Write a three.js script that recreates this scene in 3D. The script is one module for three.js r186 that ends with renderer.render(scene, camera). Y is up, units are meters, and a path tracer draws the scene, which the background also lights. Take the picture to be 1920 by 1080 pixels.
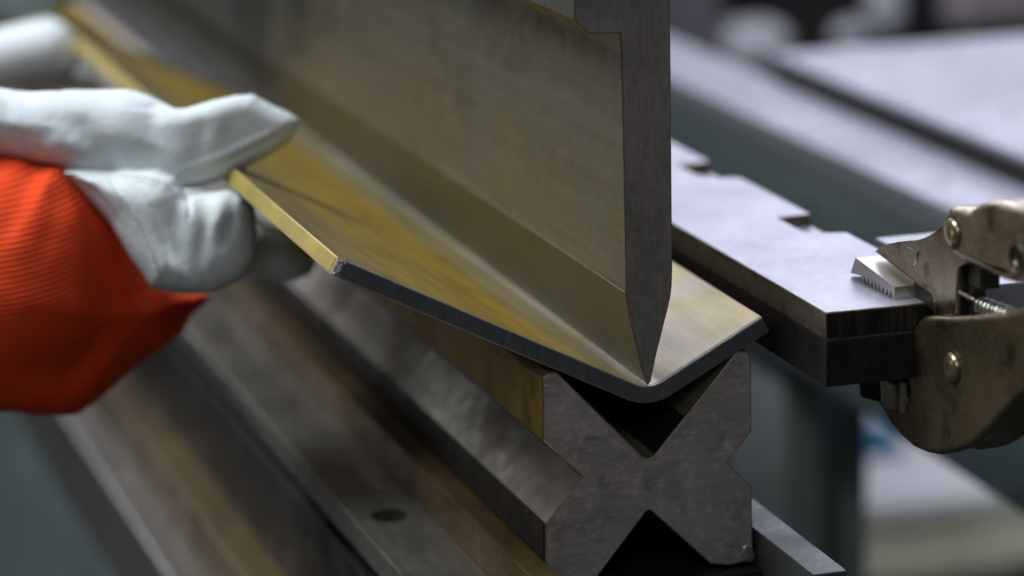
import * as THREE from 'three';
import { mergeGeometries, mergeVertices, toCreasedNormals } from 'three/addons/utils/BufferGeometryUtils.js';
import { RoundedBoxGeometry } from 'three/addons/geometries/RoundedBoxGeometry.js';
import { RectAreaLightUniformsLib } from 'three/addons/lights/RectAreaLightUniformsLib.js';

// ---------------------------------------------------------------- camera, light, exposure
// Sizes below are written in millimetres and scaled to metres when a mesh is made (K).
const K = 0.001;
const scene = new THREE.Scene();
const camera = new THREE.PerspectiveCamera(10.387, 16 / 9, 0.05, 60);
camera.position.set(-0.39888, 0.32159, 1.11061);
const camRight = new THREE.Vector3(0.95334, -0.020215, 0.301206), camUp = new THREE.Vector3(0.090875, 0.970692, -0.222483), camBack = new THREE.Vector3(-0.28788, 0.239476, 0.927241);
camera.quaternion.setFromRotationMatrix(new THREE.Matrix4().makeBasis(camRight, camUp, camBack));
camera.focus = 1.212;
camera.userData.fStop = 4.4;
camera.updateMatrixWorld(true);
const renderer = new THREE.WebGLRenderer({ antialias: true });
renderer.setSize(1024, 576);
renderer.toneMapping = THREE.LinearToneMapping;
renderer.toneMappingExposure = 1.15;
renderer.shadowMap.enabled = true;
scene.background = new THREE.Color().setRGB(0.028, 0.029, 0.031);      // the dim far end of the workshop
RectAreaLightUniformsLib.init();
function areaLamp(color, intensity, w, h, pos, aim) {
  const l = new THREE.RectAreaLight(new THREE.Color().setRGB(...color), intensity, w, h);
  l.position.set(...pos); l.lookAt(...aim); scene.add(l); return l;
}
// a lamp panel over the operator's side, then unseen lights added: two at the back for pale reflections, an overhead one for the rear
// of the machine, a weak fill behind the viewer
areaLamp([0.92, 0.97, 1.0], 16.5, 0.9, 0.7, [-1.0, 1.5, -0.45], [-0.12, 0, -0.15]);
areaLamp([0.84, 0.86, 1.0], 3.2, 2.6, 1.3, [1.75, 1.35, -3.9], [0.1, 0, -0.1]);
areaLamp([0.88, 0.89, 1.0], 5.5, 1.4, 0.9, [0.75, 1.9, -0.75], [0.35, 0, -0.4]);
areaLamp([0.88, 0.88, 1.0], 2.3, 2.4, 1.2, [-0.7, 1.45, -4.3], [-0.1, 0, -0.4]);
areaLamp([0.98, 0.97, 1.0], 2.0, 1.3, 0.9, [-0.8, 1.5, 1.9], [0, 0, 0]);

// ---------------------------------------------------------------- helpers
let seed = 7;
const rnd = () => { seed = (seed * 1664525 + 1013904223) >>> 0; return seed / 4294967296; };
const hash = (x, y, s) => { let h = (x * 374761393 + y * 668265263 + s * 2147483647) | 0; h = Math.imul(h ^ (h >>> 13), 1274126177); return ((h ^ (h >>> 16)) >>> 0) / 4294967296; };
const sm = (t) => t * t * (3 - 2 * t);
const clamp = (v, a = 0, b = 1) => Math.min(b, Math.max(a, v));
const sstep = (a, b, v) => sm(clamp((v - a) / (b - a)));
function vnoise(u, v, fx, fy, s) {                     // tiles over 0..1
  const x = u * fx, y = v * fy, x0 = Math.floor(x), y0 = Math.floor(y), a = sm(x - x0), b = sm(y - y0);
  const m = (i, n) => ((i % n) + n) % n, X0 = m(x0, fx), X1 = m(x0 + 1, fx), Y0 = m(y0, fy), Y1 = m(y0 + 1, fy);
  return (hash(X0, Y0, s) * (1 - a) + hash(X1, Y0, s) * a) * (1 - b) + (hash(X0, Y1, s) * (1 - a) + hash(X1, Y1, s) * a) * b;
}
function fbm(u, v, fx, fy, s, oct = 4) { let r = 0, a = 0.5, t = 0; for (let i = 0; i < oct; i++) { r += a * vnoise(u, v, fx, fy, s + i); t += a; a *= 0.55; fx *= 2; fy *= 2; } return r / t; }
function tex(w, h, fn, srgb = false, wrap = THREE.RepeatWrapping) {
  const d = new Uint8Array(w * h * 4);
  for (let j = 0; j < h; j++) for (let i = 0; i < w; i++) {
    const c = fn((i + 0.5) / w, (j + 0.5) / h), o = (j * w + i) * 4;
    for (let k = 0; k < 3; k++) {
      let x = Array.isArray(c) ? c[k] : c;
      if (srgb) x = x <= 0.0031308 ? x * 12.92 : 1.055 * Math.pow(Math.max(x, 0), 1 / 2.4) - 0.055;
      d[o + k] = clamp(x) * 255;
    }
    d[o + 3] = 255;
  }
  const t = new THREE.DataTexture(d, w, h); t.magFilter = THREE.LinearFilter; t.wrapS = t.wrapT = wrap;
  if (srgb) t.colorSpace = THREE.SRGBColorSpace;
  t.needsUpdate = true; return t;
}
const rep = (t, x, y) => { const c = t.clone(); c.repeat.set(x, y); c.needsUpdate = true; return c; };
// uv in metres, by the main direction of each face: along z is always u on the long sides
function boxUV(g) {
  if (g.index) g = g.toNonIndexed();
  const p = g.attributes.position, n = g.attributes.normal, uv = new Float32Array(p.count * 2);
  for (let i = 0; i < p.count; i += 3) {
    let ax = 0, ay = 0, az = 0;
    for (let k = 0; k < 3; k++) { ax += Math.abs(n.getX(i + k)); ay += Math.abs(n.getY(i + k)); az += Math.abs(n.getZ(i + k)); }
    for (let k = 0; k < 3; k++) {
      const x = p.getX(i + k), y = p.getY(i + k), z = p.getZ(i + k);
      const [u, v] = az >= ax && az >= ay ? [x, y] : ax > ay ? [z, y] : [z, x];
      uv[(i + k) * 2] = u; uv[(i + k) * 2 + 1] = v;
    }
  }
  g.setAttribute('uv', new THREE.BufferAttribute(uv, 2)); return g;
}
const numbers = {};
function numbered(name) { const n = numbers[name] = (numbers[name] ?? -1) + 1; return n ? `${name}_${String(n).padStart(3, '0')}` : name; }
function tag(o, label, category, group) { o.userData.label = label; o.userData.category = category; if (group) o.userData.group = group; return o; }
function thing(name, label, category, pos = [0, 0, 0], group) {
  const o = new THREE.Group(); o.name = numbered(name); scene.add(o);
  o.position.set(pos[0] * K, pos[1] * K, pos[2] * K); return tag(o, label, category, group);
}
// geometry in mm (world axes, relative to the parent's base) -> one named mesh
function obj(name, geos, mat, parent = scene, keepUV = false) {
  geos = [geos].flat();
  let g = geos.length > 1 ? mergeGeometries(geos.map((q) => { q = q.index ? q.toNonIndexed() : q; if (!q.attributes.uv) q.setAttribute('uv', new THREE.BufferAttribute(new Float32Array(q.attributes.position.count * 2), 2)); return q; })) : geos[0];
  g.scale(K, K, K);
  const groups = g.groups.slice();
  if (!keepUV) { g = boxUV(g); if (groups.length && !g.groups.length) for (const q of groups) g.addGroup(q.start, q.count, q.materialIndex); }
  const m = new THREE.Mesh(g, mat); m.name = parent === scene ? numbered(name) : name; m.castShadow = m.receiveShadow = true; parent.add(m); return m;
}
const shapeOf = (pts, holes = []) => { const s = new THREE.Shape(pts.map((p) => new THREE.Vector2(...p))); for (const h of holes) s.holes.push(h); return s; };
const circle = (x, y, r) => new THREE.Path().absarc(x, y, r, 0, Math.PI * 2, true);
function extrude(pts, depth, b = 0.4, seg = 2, holes = []) {
  return new THREE.ExtrudeGeometry(shapeOf(pts, holes), { depth: depth - 2 * b, bevelEnabled: b > 0, bevelThickness: b, bevelSize: b, bevelOffset: -b, bevelSegments: seg, curveSegments: 20 }).translate(0, 0, b);
}
const alongZ = (pts, z0, z1, b, seg, holes) => extrude(pts, z1 - z0, b, seg, holes).translate(0, 0, z0);            // outline in (x, y)
const alongX = (zy, x0, x1, b, seg, holes) => extrude(zy.map(([z, y]) => [-z, y]), x1 - x0, b, seg, holes).rotateY(Math.PI / 2).translate(x0, 0, 0);   // outline in (z, y)
const alongY = (xz, y0, y1, b, seg, holes) => extrude(xz.map(([x, z]) => [x, -z]), y1 - y0, b, seg, holes).rotateX(-Math.PI / 2).translate(0, y0, 0); // outline in (x, z)
const box = (x0, x1, y0, y1, z0, z1, r = 1, seg = 2) => new RoundedBoxGeometry(x1 - x0, y1 - y0, z1 - z0, seg, r).translate((x0 + x1) / 2, (y0 + y1) / 2, (z0 + z1) / 2);
function rounded(pts, r, n = 4) {                      // rounds the corners of an outline
  const out = [];
  pts.forEach((p, i) => {
    const a = pts[(i + pts.length - 1) % pts.length], b = pts[(i + 1) % pts.length], rr = Array.isArray(r) ? r[i] : r;
    const la = Math.hypot(a[0] - p[0], a[1] - p[1]), lb = Math.hypot(b[0] - p[0], b[1] - p[1]), t = Math.min(rr, la * 0.45, lb * 0.45);
    const A = [p[0] + (a[0] - p[0]) / la * t, p[1] + (a[1] - p[1]) / la * t], B = [p[0] + (b[0] - p[0]) / lb * t, p[1] + (b[1] - p[1]) / lb * t];
    if (t < 0.05) { out.push(p); return; }
    for (let k = 0; k <= n; k++) { const s = k / n; out.push([(1 - s) ** 2 * A[0] + 2 * s * (1 - s) * p[0] + s * s * B[0], (1 - s) ** 2 * A[1] + 2 * s * (1 - s) * p[1] + s * s * B[1]]); }
  });
  return out;
}

// ---------------------------------------------------------------- materials
const T = {};
T.blotch = tex(512, 512, (u, v) => { const a = fbm(u, v, 6, 6, 11, 5), b = fbm(u, v, 40, 40, 31, 3), c = sstep(0.52, 0.7, fbm(u, v, 9, 9, 57, 4)); const k = 0.62 + 0.42 * a + 0.16 * (b - 0.5) - 0.22 * c; return [k, k * (0.985 - 0.03 * c), k * (0.96 - 0.07 * c)]; }, true);
T.soft = tex(512, 512, (u, v) => { const a = fbm(u, v, 5, 5, 12, 4), b = fbm(u, v, 48, 48, 33, 2), k = 0.84 + 0.22 * (a - 0.5) + 0.08 * (b - 0.5); return [k, k * 0.99, k * 0.975]; }, true);
T.softRough = tex(512, 512, (u, v) => 0.62 + 0.22 * (fbm(u, v, 6, 6, 92, 4) - 0.5) + 0.12 * (fbm(u, v, 60, 60, 96, 2) - 0.5));
T.rough = tex(512, 512, (u, v) => 0.62 + 0.5 * (fbm(u, v, 8, 8, 91, 5) - 0.5) + 0.35 * (fbm(u, v, 60, 60, 95, 2) - 0.5));
T.grain = tex(512, 512, (u, v) => 0.5 + 0.6 * (fbm(u, v, 70, 70, 201, 3) - 0.5) - 0.5 * sstep(0.7, 0.8, fbm(u, v, 24, 24, 207, 3)));
T.leatherBump = tex(512, 512, (u, v) => 0.6 * fbm(u, v, 60, 60, 621, 4) + 0.4 * fbm(u, v, 14, 14, 631, 4));
T.streak = tex(512, 512, (u, v) => { const a = fbm(u, v, 3, 64, 301, 4), b = fbm(u, v, 5, 9, 305, 4); const k = 0.55 + 0.55 * a * 0.7 + 0.5 * (b - 0.5) + 0.12; return [k, k * 0.98, k * 0.93]; }, true);
function scratched(w, h, base, n, angle, spread, len, s0) {   // fine noise with straight scratches, light and dark
  const f = new Float32Array(w * h); seed = s0;
  for (let j = 0; j < h; j++) for (let i = 0; i < w; i++) f[j * w + i] = base((i + 0.5) / w, (j + 0.5) / h);
  for (let q = 0; q < n; q++) {
    const x = rnd() * w, y = rnd() * h, a = angle + (rnd() - 0.5) * spread, L = len * (0.2 + rnd()), v = (rnd() < 0.6 ? 0.22 : -0.25) * (0.3 + 0.7 * rnd()), bend = (rnd() - 0.5) * 0.004;
    for (let k = 0; k < L; k++) { const X = ((Math.round(x + k * Math.cos(a + bend * k)) % w) + w) % w, Y = ((Math.round(y + k * Math.sin(a + bend * k)) % h) + h) % h; f[Y * w + X] += v * Math.sin(Math.PI * k / L); }
  }
  return f;
}
const fieldTex = (w, h, f, warm) => tex(w, h, (u, v) => { const k = clamp(f[Math.floor(v * h) * w + Math.floor(u * w)], 0.05, 1.2); return [k, k * (1 - warm * 0.4), k * (1 - warm)]; }, true);
T.endFace = fieldTex(1024, 1024, scratched(1024, 1024, (u, v) => 0.78 + 0.26 * (fbm(u, v, 5, 5, 801, 5) - 0.5) + 0.30 * (fbm(u, v, 16, 120, 811, 3) - 0.5) - 0.16 * sstep(0.55, 0.72, fbm(u, v, 8, 8, 821, 4)) + 0.14 * sstep(0.60, 0.72, fbm(u, v, 30, 30, 831, 3)), 520, 0.75, 1.5, 130, 99), 0.06);
T.grind = fieldTex(1024, 1024, scratched(1024, 1024, (u, v) => 0.78 + 0.22 * (fbm(u, v, 4, 4, 841, 4) - 0.5) + 0.34 * (fbm(u, v, 140, 9, 851, 3) - 0.5) + 0.12 * (fbm(u, v, 120, 120, 861, 2) - 0.5), 260, 1.57, 0.5, 160, 123), 0.04);
T.length = fieldTex(1024, 1024, scratched(1024, 1024, (u, v) => 0.80 + 0.20 * (fbm(u, v, 5, 7, 871, 4) - 0.5) + 0.30 * (fbm(u, v, 4, 110, 881, 3) - 0.5) - 0.12 * sstep(0.56, 0.74, fbm(u, v, 7, 12, 891, 4)), 300, 0, 0.35, 220, 177), 0.08);
T.plateTop = fieldTex(1024, 1024, scratched(1024, 1024, (u, v) => 0.90 + 0.07 * (fbm(u, v, 5, 5, 901, 4) - 0.5) + 0.12 * (fbm(u, v, 100, 100, 911, 2) - 0.5) - 0.06 * sstep(0.60, 0.76, fbm(u, v, 9, 9, 921, 4)), 300, 0.2, 2.4, 110, 211), 0.02);
T.worn = fieldTex(1024, 1024, scratched(1024, 1024, (u, v) => 0.86 + 0.5 * (fbm(u, v, 6, 6, 931, 5) - 0.5) - 0.45 * sstep(0.52, 0.78, fbm(u, v, 7, 7, 941, 4)) + 0.16 * (fbm(u, v, 80, 80, 951, 2) - 0.5) - 0.14 * sstep(0.70, 0.80, fbm(u, v, 44, 44, 961, 2)), 420, 0.3, 3.1, 60, 311), 0.10);
T.streakV = tex(512, 512, (u, v) => { const a = fbm(u, v, 110, 4, 421, 3), b = sstep(0.45, 0.7, fbm(u, v, 9, 5, 431, 4)); const k = 0.12 + 1.3 * a * a * (1 - 0.75 * b); return [k, k, k]; }, true);
T.brush = tex(512, 512, (u, v) => fbm(u, v, 4, 128, 401, 3));
function steel(rgb, rough, metal, o = {}) {
  const s = o.size ?? 0.09;
  return new THREE.MeshPhysicalMaterial({ color: new THREE.Color().setRGB(...rgb), roughness: rough / 0.62, metalness: metal, map: rep(o.map ?? (o.soft ? T.soft : T.blotch), 1 / s, 1 / s),
    roughnessMap: rep(o.soft ? T.softRough : T.rough, 0.8 / s, 0.8 / s), bumpMap: o.map ? rep(o.map, 1 / s, 1 / s) : rep(o.brush ? T.brush : T.grain, o.brush ? 8 : 1 / 0.05, o.brush ? 40 : 1 / 0.05), bumpScale: o.bump ?? 0.00006 });
}
const M = {};
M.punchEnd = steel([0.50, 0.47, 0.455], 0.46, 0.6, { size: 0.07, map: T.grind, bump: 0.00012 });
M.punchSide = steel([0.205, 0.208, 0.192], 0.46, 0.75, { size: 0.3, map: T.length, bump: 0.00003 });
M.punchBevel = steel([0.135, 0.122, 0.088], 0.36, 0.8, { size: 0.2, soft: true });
M.dieEnd = steel([0.70, 0.655, 0.64], 0.46, 0.5, { size: 0.075, map: T.endFace, bump: 0.00015 });
M.dieSide = steel([0.50, 0.475, 0.41], 0.38, 0.75, { size: 0.2, map: T.length, bump: 0.00006 });
M.padSteel = new THREE.MeshPhysicalMaterial({ color: new THREE.Color().setRGB(0.80, 0.76, 0.68), roughness: 0.32, metalness: 0.9, map: rep(T.plateTop, 30, 30), bumpMap: rep(T.plateTop, 30, 30), bumpScale: 0.00008 });
M.rawEnd = new THREE.MeshPhysicalMaterial({ color: new THREE.Color().setRGB(0.10, 0.095, 0.09), roughness: 0.5, metalness: 0.6, map: rep(T.streakV, 12, 3), bumpMap: rep(T.streakV, 12, 3), bumpScale: 0.0002 });
M.oiled = steel([0.66, 0.47, 0.075], 0.4, 0.25, { size: 0.13, map: T.worn, bump: 0.00005 });
M.gauge = steel([0.57, 0.575, 0.68], 0.42, 0.5, { size: 0.16, map: T.plateTop, bump: 0.000012, soft: true });
M.table = steel([0.38, 0.38, 0.46], 0.5, 0.4, { size: 0.5, map: T.plateTop, bump: 0.00002 });
M.gaugeEdge = steel([0.30, 0.27, 0.23], 0.45, 0.8, { size: 0.04, brush: true });
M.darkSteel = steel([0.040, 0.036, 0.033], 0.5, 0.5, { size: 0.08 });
M.bed = steel([0.27, 0.26, 0.235], 0.34, 0.75, { size: 0.22, map: T.length });
M.rail = steel([0.20, 0.145, 0.06], 0.45, 0.7, { size: 0.22, map: T.length });
M.pliers = steel([0.58, 0.50, 0.36], 0.27, 0.92, { size: 0.07, map: T.worn, bump: 0.0001 });
M.pliersDark = steel([0.10, 0.09, 0.075], 0.4, 0.8, { size: 0.03 });
M.bright = steel([0.66, 0.64, 0.58], 0.3, 0.95, { size: 0.05 });
M.teal = new THREE.MeshStandardMaterial({ color: new THREE.Color().setRGB(0.16, 0.22, 0.23), roughness: 0.55, map: rep(T.blotch, 3, 3) });
M.column = new THREE.MeshStandardMaterial({ color: new THREE.Color().setRGB(0.62, 0.68, 0.70), roughness: 0.5, map: rep(T.blotch, 3, 3) });
M.rearRail = steel([0.15, 0.165, 0.17], 0.45, 0.6, { size: 0.09, soft: true });
M.slate = new THREE.MeshStandardMaterial({ color: new THREE.Color().setRGB(0.15, 0.20, 0.215), roughness: 0.45, map: rep(T.blotch, 3, 3) });
M.black = new THREE.MeshStandardMaterial({ color: new THREE.Color().setRGB(0.012, 0.012, 0.013), roughness: 0.6 });
M.floor = new THREE.MeshStandardMaterial({ color: new THREE.Color().setRGB(0.05, 0.055, 0.055), roughness: 0.7, map: rep(T.blotch, 0.7, 0.7) });
M.wall = new THREE.MeshStandardMaterial({ color: new THREE.Color().setRGB(0.05, 0.05, 0.055), roughness: 0.9, map: rep(T.blotch, 0.5, 0.5) });

// ---------------------------------------------------------------- the setting
function struct(name, g, m) { const o = obj(name, g, m); o.userData.kind = 'structure'; return o; }
struct('floor', new THREE.PlaneGeometry(16000, 16000).rotateX(-Math.PI / 2).translate(0, -900, -3000), M.floor);
struct('wall_back', box(-6000, 6000, -899, 3200, -6400, -6200, 5), M.wall);

// ---------------------------------------------------------------- press brake bed with the stepped die holder
{
  const t = thing('press_brake_bed', 'long stepped steel bed with oily ledges running away under the cross-shaped die', 'machine bed');
  const Z0 = 30, Z1 = -1700;
  obj('die_seat', box(-46, 44.6, -125, -87.5, Z1, 6, 0.8), M.darkSteel, t);
  obj('holder_rail', alongZ(rounded([[-54.5, -92], [-43.6, -92], [-43.6, -75], [-54.5, -75]], 0.6, 2), Z1, Z0, 0.5), [M.bed, M.rail], t);
    obj('ledge', alongY([[-87, Z0 + 240], [-87, Z1], [-46.5, Z1], [-46.5, Z0 + 240]], -104, -92.3, 0.8, 2, [new THREE.Path().absellipse(-71, 128, 8.5, 10, 0, Math.PI * 2, true)]), [M.bed, M.bed], t);
  obj('holder_block', box(-84, -46.5, -165, -116, Z1, Z0 + 240, 0.8), M.darkSteel, t);
  obj('lower_step', box(-103.6, -46, -190, -164, Z1, Z0 + 300, 1.2), M.rail, t);
  obj('clamp_bar', box(-124, -50, -240, -188, Z1, Z0 + 320, 3, 3), M.bed, t);
  obj('lower_panel', box(-121, 40, -880, -240.5, Z1, Z0 + 320, 2), M.teal, t);
  obj('rear_rail', alongZ([[45, -99], [58.5, -99], [58.5, -73], [45, -73]], Z1, 58, 0.5), M.rearRail, t);
}

// ---------------------------------------------------------------- four-way die
{
  const pts = [[-42.7, -1.6], [-39.8, -0.1], [-36.6, -0.2], [-2.0, -37.7], [0.2, -38.5], [2.6, -37.7], [36.4, 0], [38.8, 0.7], [41.6, 0.1], [42.9, -1.7], [43.1, -32.3], [32.7, -43.8], [43.1, -55.0], [43.6, -82.5], [42, -85.6], [33.6, -86.6], [25.6, -85], [1.2, -60.4], [0, -59.8], [-1.2, -60.4], [-23, -86.2], [-35.4, -86.4], [-41, -85.4], [-42.7, -82.7], [-42.5, -59.8], [-27.6, -42.8], [-42.9, -26.4]];
  const t = thing('bending_die', 'cross-shaped grey steel die with four V grooves under the bent sheet', 'die');
  obj('die_body', alongZ(pts, -1700, 0, 0.7, 3), [M.dieEnd, M.dieSide], t);
  const weld = []; seed = 41;
  for (let k = 0; k < 9; k++) weld.push(new THREE.IcosahedronGeometry(1.0 + rnd() * 1.3, 2).scale(1, 1.3, 0.35).rotateZ(rnd()).translate(40.2 + rnd() * 2, -83.6 + rnd() * 4, 0.05));
  obj('spatter', weld, M.padSteel, t).userData.label = 'small bright spatter at the lower right corner of the die';
  obj('groove_shade', alongZ([[3.2, -37.6], [36.0, -1.0], [35.75, -0.75], [2.9, -37.35]], -1699, -1.2, 0.05, 1), M.darkSteel, t).userData.label = 'flank of the upper groove with its shade painted dark';  // dark slab over the flank: the shade inside the groove, painted on
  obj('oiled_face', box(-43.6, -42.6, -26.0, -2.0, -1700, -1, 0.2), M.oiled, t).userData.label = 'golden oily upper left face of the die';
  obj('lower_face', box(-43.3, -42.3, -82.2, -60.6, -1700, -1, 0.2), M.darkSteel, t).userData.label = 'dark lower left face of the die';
}

// ---------------------------------------------------------------- the bent sheet
{
  const t = thing('bent_sheet', 'yellow steel sheet bent into a V on the die with a dark sheared edge', 'metal sheet');
  const a = 27.6 * Math.PI / 180, th = 6.9, c = Math.cos(a), s = Math.sin(a);
  const V = [0.4, -10.9], Ri = 13, cy = V[1] + Ri / c, out = [];          // the flanges' inner planes meet at V; bend radius Ri inside
  const inL = [V[0] - c * 137, V[1] + s * 137], inR = [V[0] + c * 53, V[1] + s * 53];
  out.push(inL); for (let k = 0; k <= 12; k++) { const q = -a + 2 * a * k / 12; out.push([V[0] + Ri * Math.sin(q), cy - Ri * Math.cos(q)]); }
  out.push(inR, [inR[0] + s * th, inR[1] - c * th]);
  for (let k = 0; k <= 16; k++) { const q = a - 2 * a * k / 16; out.push([V[0] + (Ri + th) * Math.sin(q), cy - (Ri + th) * Math.cos(q)]); }
  out.push([inL[0] - s * th, inL[1] - c * th]);
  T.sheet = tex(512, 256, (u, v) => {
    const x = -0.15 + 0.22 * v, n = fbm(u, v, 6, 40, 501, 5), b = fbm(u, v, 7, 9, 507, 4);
    const stops = [[-0.15, [0.26, 0.21, 0.09]], [-0.115, [0.30, 0.24, 0.10]], [-0.085, [0.46, 0.33, 0.07]], [-0.045, [0.60, 0.40, 0.06]], [-0.02, [0.52, 0.42, 0.18]], [0.0, [0.46, 0.41, 0.28]], [0.012, [0.70, 0.62, 0.43]], [0.07, [0.78, 0.66, 0.40]]];  // right flange stops are paler: the stronger back light is put into the colour
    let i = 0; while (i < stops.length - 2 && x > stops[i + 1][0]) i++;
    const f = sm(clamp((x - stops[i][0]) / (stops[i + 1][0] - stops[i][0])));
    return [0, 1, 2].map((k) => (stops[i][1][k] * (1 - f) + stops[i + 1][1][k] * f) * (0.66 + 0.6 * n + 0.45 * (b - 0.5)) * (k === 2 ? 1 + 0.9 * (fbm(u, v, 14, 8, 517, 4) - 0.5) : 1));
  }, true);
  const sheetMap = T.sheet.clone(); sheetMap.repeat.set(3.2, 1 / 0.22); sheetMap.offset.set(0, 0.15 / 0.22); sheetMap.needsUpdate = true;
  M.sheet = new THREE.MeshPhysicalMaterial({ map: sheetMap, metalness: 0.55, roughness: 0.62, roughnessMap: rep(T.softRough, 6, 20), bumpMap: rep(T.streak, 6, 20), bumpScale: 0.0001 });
  M.cut = steel([0.23, 0.255, 0.29], 0.42, 0.6, { size: 0.05, map: T.grind, bump: 0.00012 });
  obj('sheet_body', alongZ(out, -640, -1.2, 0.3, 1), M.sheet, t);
  obj('cut_edge', alongZ(out, -1.2, 0.3, 0.5, 3), [M.cut, steel([0.55, 0.55, 0.55], 0.4, 0.8, { size: 0.04 })], t).userData.label = 'dark blue-black sheared end of the sheet';
  // yellow long edge of the left flange, and the bright burr at its corner
  const nx = inL[0], ny = inL[1];
  const e = obj('long_edge', box(-0.5, 0.5, -th + 0.35, -0.35, -640, -2.4, 0.25).rotateZ(-a).translate(nx, ny, 0), steel([0.66, 0.52, 0.14], 0.4, 0.5, { size: 0.06 }), t);
  e.userData.label = 'bright yellow long edge of the left flange';
  const burr = [];
  for (let k = 0; k < 44; k++) { const g = new THREE.IcosahedronGeometry(0.3 + rnd() * 0.5, 0); g.scale(0.8, 0.7 + rnd() * 1.4, 0.6); g.rotateZ(rnd() * 3); const q = rnd(); g.translate(nx + 0.4 + rnd() * 2.6 - s * th * q, ny - 0.4 - c * th * q * 0.95 - rnd() * 0.6, 0.15 + (rnd() - 0.5) * 1.2); burr.push(g); }
  obj('burr', burr, steel([0.85, 0.85, 0.85], 0.35, 0.6), t);
}

// ---------------------------------------------------------------- punch
{
  const t = thing('bending_punch', 'tall grey steel punch pressing its knife edge into the bend of the sheet', 'punch');
  const pts = [[-27.6, 240], [-27.6, 135.1], [-23.0, 130.3], [-21, 129.6], [-9.6, 129.0], [-9.2, 122.3], [-8.9, 80.5], [-8.7, 29.2], [-6.2, 16.2], [-3.1, 3.0], [-0.9, -8.0], [0.2, -9.0], [1.2, -8.2], [4.0, 3.9], [5.9, 10.6], [7.5, 16.6], [8.8, 21.2], [9.8, 25.6], [10.4, 30.5], [10.6, 37], [10.6, 80], [10.7, 240]];
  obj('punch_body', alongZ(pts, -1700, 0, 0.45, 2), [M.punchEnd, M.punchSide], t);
  obj('shaded_bevel', alongZ([[-8.8, 28.6], [-8.45, 28.9], [-0.7, -6.6], [-1.25, -6.9], [-3.45, 3.0], [-6.5, 16.1]], -1699, -0.7, 0.05, 1), M.punchBevel, t).userData.label = 'bevel of the punch with its shade put into the colour';  // darker strip paints the shade where light from above misses the bevel
}

// ---------------------------------------------------------------- back gauge
{
  const t = thing('back_gauge', 'pale grey notched steel stop bar of two stacked plates behind the sheet', 'back gauge');
  const E = 47, top = [[54, E], [54, -900]]; const xr = 115;
  top.push([xr, -900]);
  for (let z = -832; z < -60; z += 120) top.push([xr, z], [xr - 1, z], [99, z + 1], [99, z + 29], [104.5, z + 35], [xr, z + 38]);
  top.push([xr, E]);
  obj('upper_plate', alongY(rounded(top, 1.2, 2), 15.2, 25.9, 0.5), [M.gauge, M.gaugeEdge], t);
  obj('lower_plate', alongY([[54.3, E + 0.6], [54.3, -900], [119, -900], [119, E + 0.6]], -3.2, 15.0, 0.5), [M.gauge, M.darkSteel], t);
  obj('slot_tongue', box(97, 114.6, 15.1, 20.8, -899, -62, 0.3), M.gauge, t);
  obj('cut_end', box(54.6, 114.4, 15.7, 25.3, E - 1, E + 0.25, 0.15, 1), M.rawEnd, t).userData.label = 'dark saw-cut end of the upper plate';
  obj('cross_arm', box(121, 460, 12, 26.2, -59, 32, 1), M.gauge, t);
}

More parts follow.
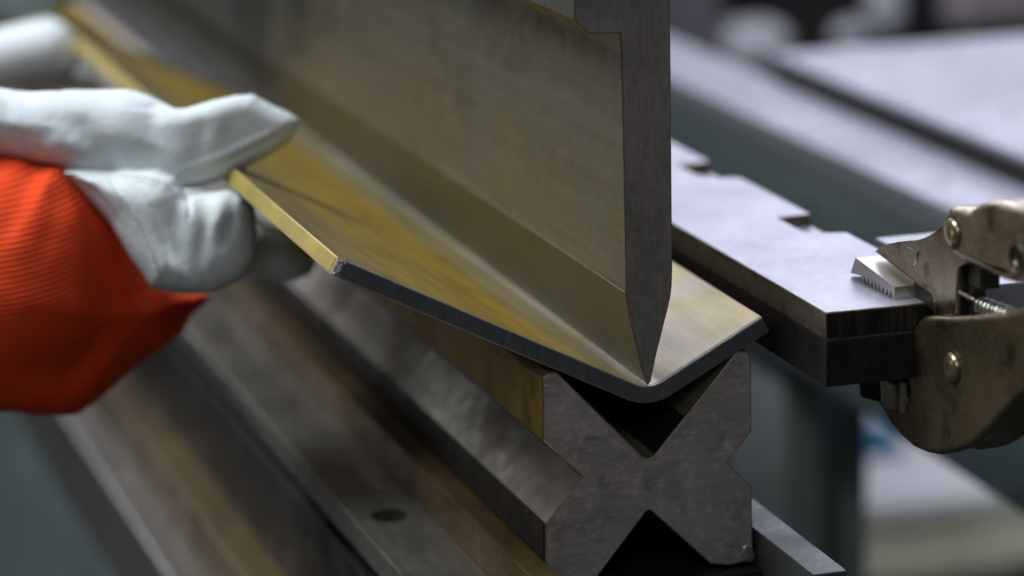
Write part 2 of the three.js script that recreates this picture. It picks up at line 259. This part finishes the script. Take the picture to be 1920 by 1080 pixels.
// ---------------------------------------------------------------- locking pliers, in the plane of the bed's length
{
  const t = thing('locking_pliers', 'worn brass-brown locking pliers clamped on the end of the stop bar', 'pliers');
  // upper jaw
  const jaw = obj('upper_jaw', alongX(rounded([[1.7, 36.1], [10.2, 40.6], [24.5, 44.9], [43.1, 49.6], [53.3, 53.8], [63.8, 60.5], [70, 66], [86, 66], [90, 52], [77, 46], [76.5, 43.7], [75.3, 27.3], [56.2, 23.3], [55.1, 30.9], [36.6, 32.2]], [1.5, 6, 8, 6, 6, 6, 3, 3, 3, 1, 1, 1, 1, 2, 2], 4), 94, 106, 0.6, 2), M.pliers, t);
  const pad = [[1.3, 34.1], [38.4, 30.8], [38.2, 24.4]];
  for (let k = 0; k < 8; k++) { const z = 36.6 - k * 3.5; pad.push([z, 26.0], [z - 1.5, 28.4], [z - 2.2, 28.4], [z - 3.3, 26.0]); }
  pad.push([6.5, 28.2], [-3.4, 26.8]);
  obj('toothed_pad', alongX(pad, 86, 98, 0.3, 2), M.padSteel, jaw);
  const half = []; for (let k = 0; k <= 16; k++) { const q = Math.PI * (1 + k / 16); half.push([35.5 + 6.8 * Math.cos(q), 44.8 + 7.2 * Math.sin(q)]); }
  obj('boss', alongX(half, 93.5, 95, 0.45, 3), M.pliers, jaw);
  obj('jaw_web', box(94.6, 105, 24, 32, 36, 58, 1), M.pliersDark, jaw);
  // link and dark innards between jaw and handle
  obj('link', [box(97, 105, 40, 58, 78.5, 90, 1), box(94.6, 105.6, 26, 47, 75.6, 77.6, 0.5), box(98, 104, 26, 44, 77, 80.5, 1)], M.pliersDark, t);
  // upper handle, a pressed channel
  const sh = [[69.4, 62], [71.2, 66.6], [75.2, 69.2], [82.6, 70.3], [90.5, 70.6], [97.4, 74.5], [105.7, 77.4], [112.9, 78.9], [124.1, 79.6], [133.5, 80.6], [165, 84], [240, 96], [240, 60], [165, 56.5], [134.6, 53.4], [129.2, 52.4], [119.1, 51.0], [108.7, 50.9], [97.2, 50.8], [84, 50.4], [77, 51.6], [70.5, 57]];
  const shell = obj('upper_handle', alongX(rounded(sh, 2.5, 3), 91, 111, 3.2, 6, [circle(-130.5, 61.2, 5.0)]), M.pliers, t);
  const ring = new THREE.TorusGeometry(5.3, 0.9, 10, 28).rotateY(Math.PI / 2).translate(91.6, 61.2, 130.5);
  obj('bushing', ring, M.pliersDark, shell);
  obj('hole_pin', new THREE.CylinderGeometry(3.2, 3.2, 14, 20).rotateZ(Math.PI / 2).translate(101, 60, 131), M.bright, shell);
  const rivet = (z, y, x) => {
    const prof = [[0, 1.9], [1.6, 1.85], [3.2, 1.6], [4.6, 1.0], [5.3, 0.3], [5.5, -0.6], [5.5, -3]].map(([r, h]) => new THREE.Vector2(r, h)).reverse();
    return new THREE.LatheGeometry(prof, 32).rotateZ(Math.PI / 2).translate(x, y, z);
  };
  obj('rivet', rivet(78.9, 60.2, 90.6), M.pliers, t);
  obj('rivet', rivet(82.4, 10.2, 89.4), M.pliers, t);
  for (const [z, y, x] of [[79.2, 60.2, 91.2], [82.7, 10.2, 90.0]]) obj('rivet_washer', new THREE.CylinderGeometry(6.4, 6.8, 1, 32).rotateZ(Math.PI / 2).translate(x, y, z), M.pliersDark, t);
  // lower body, a deep pressed channel
  const lo = [[50, 19.6], [54.3, 22.6], [61.3, 24.5], [77.7, 28.1], [101.5, 34.4], [124.3, 41.0], [139.0, 46.4], [165, 54], [240, 70], [240, 40], [165, 30], [140.2, 15.2], [134.2, 11.0], [125.7, 4.9], [115.8, -3.1], [105.6, -10.6], [95.3, -16.8], [84.6, -21.9], [69.6, -27.3], [58.5, -29.6], [47.0, -30.7], [36.8, -29.7], [26.4, -27.5], [18.9, -23.8], [14, -21.6], [30, -17.6], [41, -13.5], [43.6, -9.6], [41.8, -5.4], [41.0, -1.4], [42.5, 6.4], [45.9, 15.3]];
  const inner = lo.map(([z, y], i) => [z, i <= 8 ? y - 9 : y + (i >= 11 && i <= 23 ? 1.2 : 0)]);
  const bodyM = steel([0.40, 0.325, 0.205], 0.28, 0.9, { size: 0.09, map: T.worn, bump: 0.0001 });
  obj('lower_body', [alongX(lo, 90, 96, 2.4, 6), alongX(lo, 106, 112, 2.4, 6), alongX(inner.slice(9, 24).concat([[40, -12], [55, 8], [240, 50]]), 94, 108, 0)], bodyM, t);
  const lj = obj('lower_jaw', alongX(rounded([[-8.8, -3.4], [-8.6, -20.6], [-6.6, -25.4], [11.3, -22.6], [30, -18.4], [46, -14], [46, -3.4]], 1, 2), 92, 106, 0.8), M.darkSteel, t);
  obj('lower_jaw_tip', alongX(rounded([[24.2, -9.6], [25.4, -20.4], [36.8, -18.2], [36.4, -8.2], [30, -7.6]], 0.8, 3), 86.5, 93, 0.8, 2), M.bright, lj);
  obj('lower_jaw_pin', new THREE.CylinderGeometry(1.9, 1.9, 12, 16).translate(90, -12.5, 39.6), M.bright, lj);
  // spring
  class Helix extends THREE.Curve { getPoint(q, v = new THREE.Vector3()) { const w = q * Math.PI * 2 * 13; return v.set(100 + 3.0 * Math.cos(w), 32.6 + 3 * q + 3.0 * Math.sin(w), 84.5 + 42 * q); } }
  obj('spring', new THREE.TubeGeometry(new Helix(), 300, 0.8, 8), M.bright, t);
  obj('spring_core', new THREE.CylinderGeometry(2.0, 2.0, 42, 14).rotateX(Math.PI / 2).translate(100, 34, 106), M.pliersDark, t);
  obj('spring_pin', new THREE.CapsuleGeometry(0.9, 11, 4, 10).rotateX(Math.PI / 2).translate(94.5, 37, 84), M.bright, t);
}

// ---------------------------------------------------------------- gloves (a field on a grid, meshed as one skin)
function surfaceNet(field, lo, hi, cell) {
  const n = lo.map((l, i) => Math.ceil((hi[i] - l) / cell) + 1), [nx, ny, nz] = n, f = new Float32Array(nx * ny * nz), at = (i, j, k) => (k * ny + j) * nx + i;
  for (let j = 0; j < ny; j++) for (let i = 0; i < nx; i++) { const col = field(lo[0] + i * cell, lo[1] + j * cell); for (let k = 0; k < nz; k++) f[at(i, j, k)] = col(lo[2] + k * cell); }
  const id = new Int32Array(nx * ny * nz).fill(-1), pos = [], idx = [];
  for (let k = 0; k < nz - 1; k++) for (let j = 0; j < ny - 1; j++) for (let i = 0; i < nx - 1; i++) {
    let cnt = 0, sx = 0, sy = 0, sz = 0; const v = (a, b, c) => f[at(i + a, j + b, k + c)];
    for (const [a, b] of EDGES) { const p = v(...a), q = v(...b); if ((p < 0) !== (q < 0)) { const s = p / (p - q); sx += a[0] + (b[0] - a[0]) * s; sy += a[1] + (b[1] - a[1]) * s; sz += a[2] + (b[2] - a[2]) * s; cnt++; } }
    if (cnt) { id[at(i, j, k)] = pos.length / 3; pos.push(lo[0] + (i + sx / cnt) * cell, lo[1] + (j + sy / cnt) * cell, lo[2] + (k + sz / cnt) * cell); }
  }
  const quad = (a, b, c, d, flip) => { if (a < 0 || b < 0 || c < 0 || d < 0) return; flip ? idx.push(a, c, b, a, d, c) : idx.push(a, b, c, a, c, d); };
  for (let k = 1; k < nz - 1; k++) for (let j = 1; j < ny - 1; j++) for (let i = 1; i < nx - 1; i++) {
    const p = f[at(i, j, k)] < 0;
    if (p !== (f[at(i + 1, j, k)] < 0)) quad(id[at(i, j - 1, k - 1)], id[at(i, j, k - 1)], id[at(i, j, k)], id[at(i, j - 1, k)], !p);
    if (p !== (f[at(i, j + 1, k)] < 0)) quad(id[at(i - 1, j, k - 1)], id[at(i - 1, j, k)], id[at(i, j, k)], id[at(i, j, k - 1)], !p);
    if (p !== (f[at(i, j, k + 1)] < 0)) quad(id[at(i - 1, j - 1, k)], id[at(i, j - 1, k)], id[at(i, j, k)], id[at(i - 1, j, k)], !p);
  }
  const g = new THREE.BufferGeometry(); g.setAttribute('position', new THREE.Float32BufferAttribute(pos, 3)); g.setIndex(idx); g.computeVertexNormals();
  const uv = new Float32Array(pos.length / 3 * 2); for (let i = 0; i < pos.length / 3; i++) { uv[2 * i] = (pos[3 * i] + 0.35 * pos[3 * i + 2]) * K; uv[2 * i + 1] = (pos[3 * i + 1] + 0.35 * pos[3 * i + 2]) * K; }
  g.setAttribute('uv', new THREE.BufferAttribute(uv, 2)); return g;
}
const EDGES = []; for (let a = 0; a < 8; a++) for (const b of [1, 2, 4]) if (!(a & b)) EDGES.push([[a & 1, a >> 1 & 1, a >> 2 & 1], [(a | b) & 1, (a | b) >> 1 & 1, (a | b) >> 2 & 1]]);
const segDist = (px, py, a, b) => { const dx = b[0] - a[0], dy = b[1] - a[1], s = clamp(((px - a[0]) * dx + (py - a[1]) * dy) / (dx * dx + dy * dy)); return [Math.hypot(px - a[0] - dx * s, py - a[1] - dy * s), s]; };
function polyDist(px, py, P) {
  let d = 1e9, inside = false;
  for (let i = 0, j = P.length - 1; i < P.length; j = i++) { d = Math.min(d, segDist(px, py, P[j], P[i])[0]); if ((P[i][1] > py) !== (P[j][1] > py) && px < (P[j][0] - P[i][0]) * (py - P[i][1]) / (P[j][1] - P[i][1]) + P[i][0]) inside = !inside; }
  return inside ? -d : d;
}
const smin = (a, b, k) => { const h = clamp(0.5 + 0.5 * (b - a) / k); return b * (1 - h) + a * h - k * h * (1 - h); };
// a padded shape: an outline in the local x, y plane, swollen to half thickness t over a rim r, its middle plane at z = c(x, y)
const pillow = (P, t, r, c) => (x, y) => { const d = polyDist(x, y, P), q = clamp(-d / r), h = t * Math.sqrt(1 - (1 - q) ** 2), zc = c(x, y), kk = Math.min(1, 0.35 + q); return (z) => (d > 0 ? Math.hypot(d, Math.max(0, Math.abs(z - zc) - 0.5)) : (Math.abs(z - zc) - h) * kk); };
const capsule = (a, b, ra, rb) => (x, y) => (z) => { const dx = b[0] - a[0], dy = b[1] - a[1], dz = b[2] - a[2], s = clamp(((x - a[0]) * dx + (y - a[1]) * dy + (z - a[2]) * dz) / (dx * dx + dy * dy + dz * dz)); return Math.hypot(x - a[0] - dx * s, y - a[1] - dy * s, z - a[2] - dz * s) - ra - (rb - ra) * s; };
// creases: [polyline, width, depth (negative: a raised fold)], felt on the viewer-side half only
const creaseAt = (list, x, y) => { let v = 0; for (const [L, w, dep] of list) { let d = 1e9, along = 0; for (let i = 0; i + 1 < L.length; i++) { const [q, s] = segDist(x, y, L[i], L[i + 1]); if (q < d) { d = q; along = (i + s) / (L.length - 1); } } v += dep * Math.exp(-((d / w) ** 2)) * Math.sin(Math.PI * clamp(0.12 + along * 0.76)); } return v; };

const PX = (list) => list.map(([x, y]) => [(x - 300) / 4.43, (350 - y) / 4.43]);   // glove pattern drafted on a 4.43-per-mm grid
T.leather = tex(512, 512, (u, v) => { const a = fbm(u, v, 7, 7, 601, 5), s = sstep(0.74, 0.82, fbm(u, v, 10, 10, 611, 3)), k = 0.86 + 0.16 * a; return [k - 0.10 * s, k * 0.995 - 0.15 * s, k * 0.985 - 0.28 * s]; }, true);
T.knit = tex(256, 256, (u, v) => { const r = Math.abs(Math.sin(Math.PI * 8 * v)), s = Math.abs(Math.sin(Math.PI * (14 * u + (Math.floor(8 * v) % 2) * 0.5))); return 0.75 * Math.pow(r, 0.7) + 0.18 * s + 0.12 * fbm(u, v, 30, 30, 641, 3); });
T.knitColor = tex(256, 256, (u, v) => { const r = Math.pow(Math.abs(Math.sin(Math.PI * 8 * v)), 0.6), k = 0.78 + 0.22 * r + 0.2 * (fbm(u, v, 24, 24, 651, 4) - 0.5), l = sstep(0.86, 0.92, fbm(u, v, 60, 60, 661, 2)); return [k, k + l * 0.25, k + l * 0.2]; }, true);
M.leather = new THREE.MeshPhysicalMaterial({ color: new THREE.Color().setRGB(0.74, 0.82, 0.86), roughness: 0.6, map: rep(T.leather, 9, 9), bumpMap: rep(T.leatherBump, 14, 14), bumpScale: 0.00028, sheen: 0.3, sheenRoughness: 0.6 });
const knit = (t) => { const c = t.clone(); c.repeat.set(56, 56); c.rotation = 0.16; c.needsUpdate = true; return c; };
M.knit = new THREE.MeshPhysicalMaterial({ color: new THREE.Color().setRGB(0.84, 0.062, 0.004), roughness: 0.95, map: knit(T.knitColor), bumpMap: knit(T.knit), bumpScale: 0.0005 });
M.dirt = new THREE.MeshStandardMaterial({ color: new THREE.Color().setRGB(0.42, 0.34, 0.22), roughness: 0.9 });

const GLOVE_AT = new THREE.Vector3(-0.1511, 0.0450, -0.1862);
const gloveTurn = new THREE.Quaternion().setFromRotationMatrix(new THREE.Matrix4().makeBasis(camRight, camUp, camBack));   // the forearm's own axes, a fixed turn in the world
function gloveParts(parent) {
  const thumb = PX([[205, 205], [280, 205], [345, 203], [395, 188], [440, 176], [470, 173], [500, 190], [540, 208], [555, 219], [551, 240], [535, 262], [500, 288], [450, 315], [420, 332], [380, 348], [340, 350], [290, 335], [205, 320]]);
  const hand = PX([[-150, 165], [-60, 160], [0, 166], [60, 173], [130, 168], [240, 168], [280, 178], [320, 198], [350, 215], [400, 260], [400, 330], [350, 350], [250, 346], [165, 334], [120, 316], [60, 304], [0, 294], [-150, 300]]);
  const palm = PX([[120, 326], [135, 318], [160, 316], [240, 316], [300, 318], [335, 332], [352, 358], [360, 420], [390, 500], [390, 548], [330, 547], [290, 540], [250, 484], [212, 420], [158, 362]]);
  const finger = PX([[330, 372], [370, 362], [430, 356], [462, 362], [478, 390], [482, 440], [476, 490], [450, 525], [405, 546], [350, 547], [310, 500]]);
  const parts = [
    [pillow(thumb, 10.5, 8, (x) => { const q = x - 8, sp = 4 * Math.log(1 + Math.exp(q / 4)); return 3.5 - 0.46 * sp + 0.35 * (q - sp); }), 6], [pillow(hand, 17, 22, (x) => -4 - 0.12 * x), 6],
    [pillow(palm, 17, 17, (x, y) => 8 + 0.10 * (x)), 1.6], [pillow(finger, 13.5, 15, (x, y) => 6 - 0.3 * (x - 25)), 2.2],
  ];
  // fingers closing under the sheet, one behind the other along its edge
  const step = [-6.6, 4.9, -20.4], dir = [0.854, -0.369, -0.366], len = [44, 54, 58, 52];
  for (let k = 0; k < 4; k++) {
    const a = [16 + step[0] * k, -19 + step[1] * k, -20 + step[2] * k], m = a.map((v, i) => v + dir[i] * len[k] * 0.55), e = [m[0] + dir[0] * len[k] * 0.42, m[1] + dir[1] * len[k] * 0.42 + 3.5, m[2] + dir[2] * len[k] * 0.42];
    parts.push([capsule(a, m, 10.5, 9.8), 2], [capsule(m, e, 9.8, 8.2), 2]);
  }
  const C = [
    [PX([[556, 230], [530, 246], [480, 274], [420, 306], [345, 334]]), 0.95, 2.6], [PX([[553, 222], [525, 238], [475, 264], [410, 296], [340, 324]]), 1.2, -0.8],
    [PX([[345, 205], [370, 215], [385, 250], [375, 300], [360, 330]]), 5, 0.9], [PX([[400, 200], [410, 230], [400, 280]]), 4, -1.1],
    [PX([[190, 330], [165, 285], [130, 268], [95, 290]]), 6, -2.2], [PX([[220, 330], [196, 280], [165, 245], [120, 238]]), 5, 2.4], [PX([[60, 280], [30, 230], [15, 190]]), 3.5, 1.8], [PX([[230, 180], [250, 230], [300, 290]]), 7, -1.6], [PX([[300, 200], [290, 240], [310, 280]]), 4, 0.9],
    [PX([[330, 345], [352, 358], [362, 385], [366, 412]]), 0.7, 2.0], [PX([[415, 372], [420, 400], [408, 440]]), 3.0, -1.7], [PX([[440, 380], [438, 420], [425, 460]]), 2.4, 1.3], [PX([[385, 380], [392, 430], [380, 500]]), 3, 1.4],
    [PX([[215, 345], [260, 400], [295, 470], [318, 545]]), 1.6, -0.9], [PX([[255, 335], [300, 400], [325, 470], [335, 540]]), 1.0, 0.8], [PX([[235, 330], [290, 335], [330, 350]]), 1.6, -0.8],
    [PX([[270, 420], [330, 470], [400, 500]]), 5, 0.8], [PX([[180, 345], [215, 390], [240, 430]]), 1.0, 0.7], [PX([[70, 345], [110, 322], [150, 324], [185, 345]]), 1.3, -1.6],
  ];
  const lobes = parts.map(([f, k]) => [f, k]);
  const field = (x, y) => {
    const cols = lobes.map(([f, k]) => [f(x, y), k]), cr = creaseAt(C, x, y), wob = 0.45 * (fbm((x + 200) / 400, (y + 200) / 400, 16, 16, 701, 3) - 0.5);
    return (z) => { let d = 1e9; for (const [c, k] of cols) d = d > 1e8 ? c(z) : smin(d, c(z), k); return d + (cr + wob) * sstep(-14, 2, z); };
  };
  const skin = surfaceNet(field, [-104, -50, -92], [78, 46, 32], 1.15);
  skin.scale(K, K, K);
  const g = new THREE.Mesh(skin, M.leather); g.name = 'glove'; g.castShadow = g.receiveShadow = true; parent.add(g);
  // stitches: short threads lying on the skin along the seams
  const top = (x, y) => { const f = field(x, y); let z = 32; while (z > -60 && f(z) > 0) z -= 0.4; return z; };
  const thread = [];
  for (const [L, gap] of [[PX([[215, 345], [260, 400], [295, 470], [318, 540]]), 2.6], [PX([[540, 226], [478, 264], [412, 297], [350, 322]]), 2.4], [PX([[228, 332], [285, 334], [328, 348]]), 2.6]]) {
    const cv = new THREE.CatmullRomCurve3(L.map(([x, y]) => new THREE.Vector3(x, y, 0))), n = Math.floor(cv.getLength() / gap);
    for (let k = 0; k < n; k++) {
      const p = cv.getPointAt(k / n), q = cv.getPointAt((k + 0.55) / n); p.z = top(p.x, p.y) + 0.1; q.z = top(q.x, q.y) + 0.1;
      if (Math.abs(p.z - q.z) > 2) continue;
      const g = new THREE.CapsuleGeometry(0.28, p.distanceTo(q), 2, 6); g.applyQuaternion(new THREE.Quaternion().setFromUnitVectors(new THREE.Vector3(0, 1, 0), q.clone().sub(p).normalize())); g.translate(...p.add(q).multiplyScalar(0.5).toArray()); thread.push(g);
    }
  }
  obj('stitching', thread, new THREE.MeshStandardMaterial({ color: new THREE.Color().setRGB(0.34, 0.36, 0.35), roughness: 0.9 }), g);
  // red knitted wrist
  const cuffP = PX([[-420, 250], [-150, 282], [0, 286], [40, 290], [60, 300], [78, 311], [100, 308], [124, 312], [160, 356], [215, 418], [252, 482], [280, 528], [305, 545], [345, 553], [372, 552], [356, 570], [332, 592], [318, 622], [285, 652], [240, 684], [200, 722], [165, 754], [128, 780], [60, 778], [0, 770], [-150, 790], [-420, 860]]);
  const CC = [[PX([[300, 560], [240, 640], [150, 690], [60, 700]]), 9, 7], [PX([[120, 320], [118, 420], [90, 520]]), 4, 0.9], [PX([[80, 325], [60, 400], [20, 460]]), 5, 1.2], [PX([[180, 470], [200, 560], [170, 640]]), 8, 3.5], [PX([[262, 622], [285, 605], [300, 600]]), 1.6, 3.0], [PX([[330, 560], [290, 570], [240, 560]]), 3, 1.2]];
  const cuffF = pillow(cuffP, 44, 60, (x, y) => { const q = x + 42 - 0.25 * (y + 45), sp = 10 * Math.log(1 + Math.exp(q / 10)); return 4 - 1.1 * sp + 0.3 * (q - sp) + 0.12 * (y + 45); });
  const cuff = surfaceNet((x, y) => { const c = cuffF(x, y), cr = creaseAt(CC, x, y), w = 2.2 * (fbm((x + 300) / 600, (y + 300) / 600, 24, 24, 711, 3) - 0.5); return (z) => c(z) + (cr + w) * sstep(-10, 4, z); }, [-164, -120, -96], [22, 26, 62], 1.6);
  cuff.scale(K, K, K);
  const c = new THREE.Mesh(cuff, M.knit); c.name = 'knit_cuff'; c.userData.label = 'ribbed red knit wrist of the glove'; c.castShadow = c.receiveShadow = true; parent.add(c);
}
{
  const t = thing('gloved_hand', 'white leather glove with red knit cuff gripping the near part of the sheet edge', 'gloved hand');
  t.position.copy(GLOVE_AT); t.quaternion.copy(gloveTurn); gloveParts(t);
}
// the other hand, out of focus at the far corner of the sheet, and the sleeve above it
{
  const t = thing('gloved_hand', 'blurred white glove at the far corner of the sheet in the upper left', 'gloved hand');
  t.position.set(-0.1328, 0.0433, -0.5575); t.quaternion.copy(gloveTurn);
  const parts = [[capsule([-80, -14, 6], [-4, 3, 4], 15, 15.5), 5], [capsule([-34, -10, 8], [4, -5, 6], 9, 8.5), 3]];
  for (let k = 0; k < 4; k++) parts.push([capsule([-14 - 5 * k, -12 + 4 * k, -6 - 16 * k], [16 - 5 * k, -20 + 4 * k, -18 - 16 * k], 9.5, 8), 3]);
  const skin = surfaceNet((x, y) => { const cols = parts.map(([f, k]) => [f(x, y), k]); return (z) => { let d = 1e9; for (const [c, k] of cols) d = d > 1e8 ? c(z) : smin(d, c(z), k); return d; }; }, [-96, -44, -84], [34, 32, 36], 2);
  skin.scale(K, K, K); const g = new THREE.Mesh(skin, M.leather); g.name = 'glove'; g.castShadow = g.receiveShadow = true; t.add(g);
}
{
  const t = thing('work_sleeve', 'pale teal work sleeve in the top left corner above the far glove', 'sleeve');
  t.position.set(-0.1297, 0.0658, -0.6217); t.quaternion.copy(gloveTurn);
  const f = pillow([[-130, -34], [-60, -22], [-22, -14], [10, -8], [28, 2], [44, 18], [44, 70], [-130, 70]], 30, 34, () => 0);
  const skin = surfaceNet(f, [-134, -36, -34], [46, 74, 34], 2.5); skin.scale(K, K, K);
  const g = new THREE.Mesh(skin, new THREE.MeshStandardMaterial({ color: new THREE.Color().setRGB(0.36, 0.44, 0.43), roughness: 0.9, map: rep(T.leather, 9, 9) })); g.name = 'cloth'; g.castShadow = g.receiveShadow = true; t.add(g);
}

// ---------------------------------------------------------------- machine parts and workshop behind, out of focus
{
  const t = thing('rear_beam', 'long slate grey machine beam with a pale top flange behind the stop bar', 'machine beam');
  obj('beam_web', box(300, 352, -180, -45, -1500, 420, 2), M.slate, t);
  obj('web_band', box(298.6, 301, -58, -45.5, -1499, 419, 1), new THREE.MeshStandardMaterial({ color: new THREE.Color().setRGB(0.15, 0.155, 0.17), roughness: 0.5 }), t);
  obj('top_flange', box(298, 356, -45, -38, -1500, 420, 1), M.table, t);
}
{
  const t = thing('sheet_table', 'pale grey flat table top behind the long beam at upper right', 'table');
  obj('table_top', box(358, 900, -26, -22, -755, 420, 1), M.table, t);
  obj('table_skirt', box(360, 890, -120, -26.5, -750, 400, 2), M.black, t);
  for (const [x, z] of [[720, -260], [860, -260], [720, 360], [860, 360]]) obj('leg', box(x - 25, x + 25, -900, -120.5, z - 25, z + 25, 3), M.slate, t);
}
{
  const t = thing('support_column', 'grey green steel column standing below the beam right of the die', 'column');
  obj('column_body', box(318, 345, -900, -200, -740, -640, 3), M.column, t);
}
{
  const t = thing('support_column', 'narrow grey steel column left of the bright package', 'column');
  obj('column_body', box(364, 376, -900, -200, -720, -640, 2), M.column, t);
}
{
  const t = thing('dark_partition', 'dark panel standing behind the two support columns', 'partition');
  obj('panel_sheet', box(240, 395, -900, -181, -900, -880, 2), M.black, t);
}
{
  const t = thing('wrapped_package', 'white wrapped package with a grey-green board on a brown pallet low at the right', 'package');
  obj('package_body', box(590, 900, -510, -480, -1600, -1180, 12, 5), new THREE.MeshStandardMaterial({ color: new THREE.Color().setRGB(0.86, 0.87, 0.92), roughness: 0.55 }), t);
  obj('board', box(526, 900, -530, -510.5, -1604, -1080, 3, 3), new THREE.MeshStandardMaterial({ color: new THREE.Color().setRGB(0.40, 0.42, 0.31), roughness: 0.8, map: rep(T.blotch, 3, 3) }), t);
}
{
  const t = thing('wooden_pallet', 'dark brown wooden pallet under the white package', 'pallet');
  const w = new THREE.MeshStandardMaterial({ color: new THREE.Color().setRGB(0.10, 0.075, 0.035), roughness: 0.9, map: rep(T.streak, 3, 8) });
  for (let k = 0; k < 5; k++) obj('plank', box(520, 900, -550, -531, -1575 + k * 100, -1485 + k * 100, 2), w, t);
  for (const x of [580, 700, 820]) obj('runner', box(x, x + 40, -900, -550.5, -1575, -1090, 2), w, t);
}
{
  const t = thing('blue_rag', 'small blue cloth lying on the left end of the white package', 'cloth');
  obj('cloth', box(655, 700, -480.5, -462, -1345, -1290, 8, 5), new THREE.MeshStandardMaterial({ color: new THREE.Color().setRGB(0.03, 0.16, 0.28), roughness: 0.9 }), t);
}
{
  const t = thing('machine_cabinet', 'black machine cabinet with pale fittings beyond the table at the top right', 'cabinet');
  obj('cabinet_body', box(640, 1150, -900, 250, -1980, -1700, 10), M.black, t);
  const pale = new THREE.MeshStandardMaterial({ color: new THREE.Color().setRGB(0.55, 0.55, 0.62), roughness: 0.5 });
  obj('fitting', box(672, 732, -196, -156, -1680, -1620, 15, 5), pale, t);
  obj('fitting', new THREE.SphereGeometry(15, 20, 14).scale(1.2, 0.8, 1).translate(797, -172, -1640), pale, t);
  obj('fitting', box(818, 846, -168, -120, -1660, -1620, 10, 4), pale, t);
  obj('fitting', box(895, 1000, -175, -110, -1660, -1620, 16, 4), new THREE.MeshStandardMaterial({ color: new THREE.Color().setRGB(0.30, 0.26, 0.28), roughness: 0.6 }), t);
}
{
  const t = thing('steel_upright', 'purple grey upright machine frame behind the punch', 'upright');
  obj('frame_plate', box(560, 668, -900, 400, -1760, -1640, 6), new THREE.MeshStandardMaterial({ color: new THREE.Color().setRGB(0.16, 0.155, 0.19), roughness: 0.5, map: rep(T.blotch, 3, 3) }), t);
}

renderer.render(scene, camera);
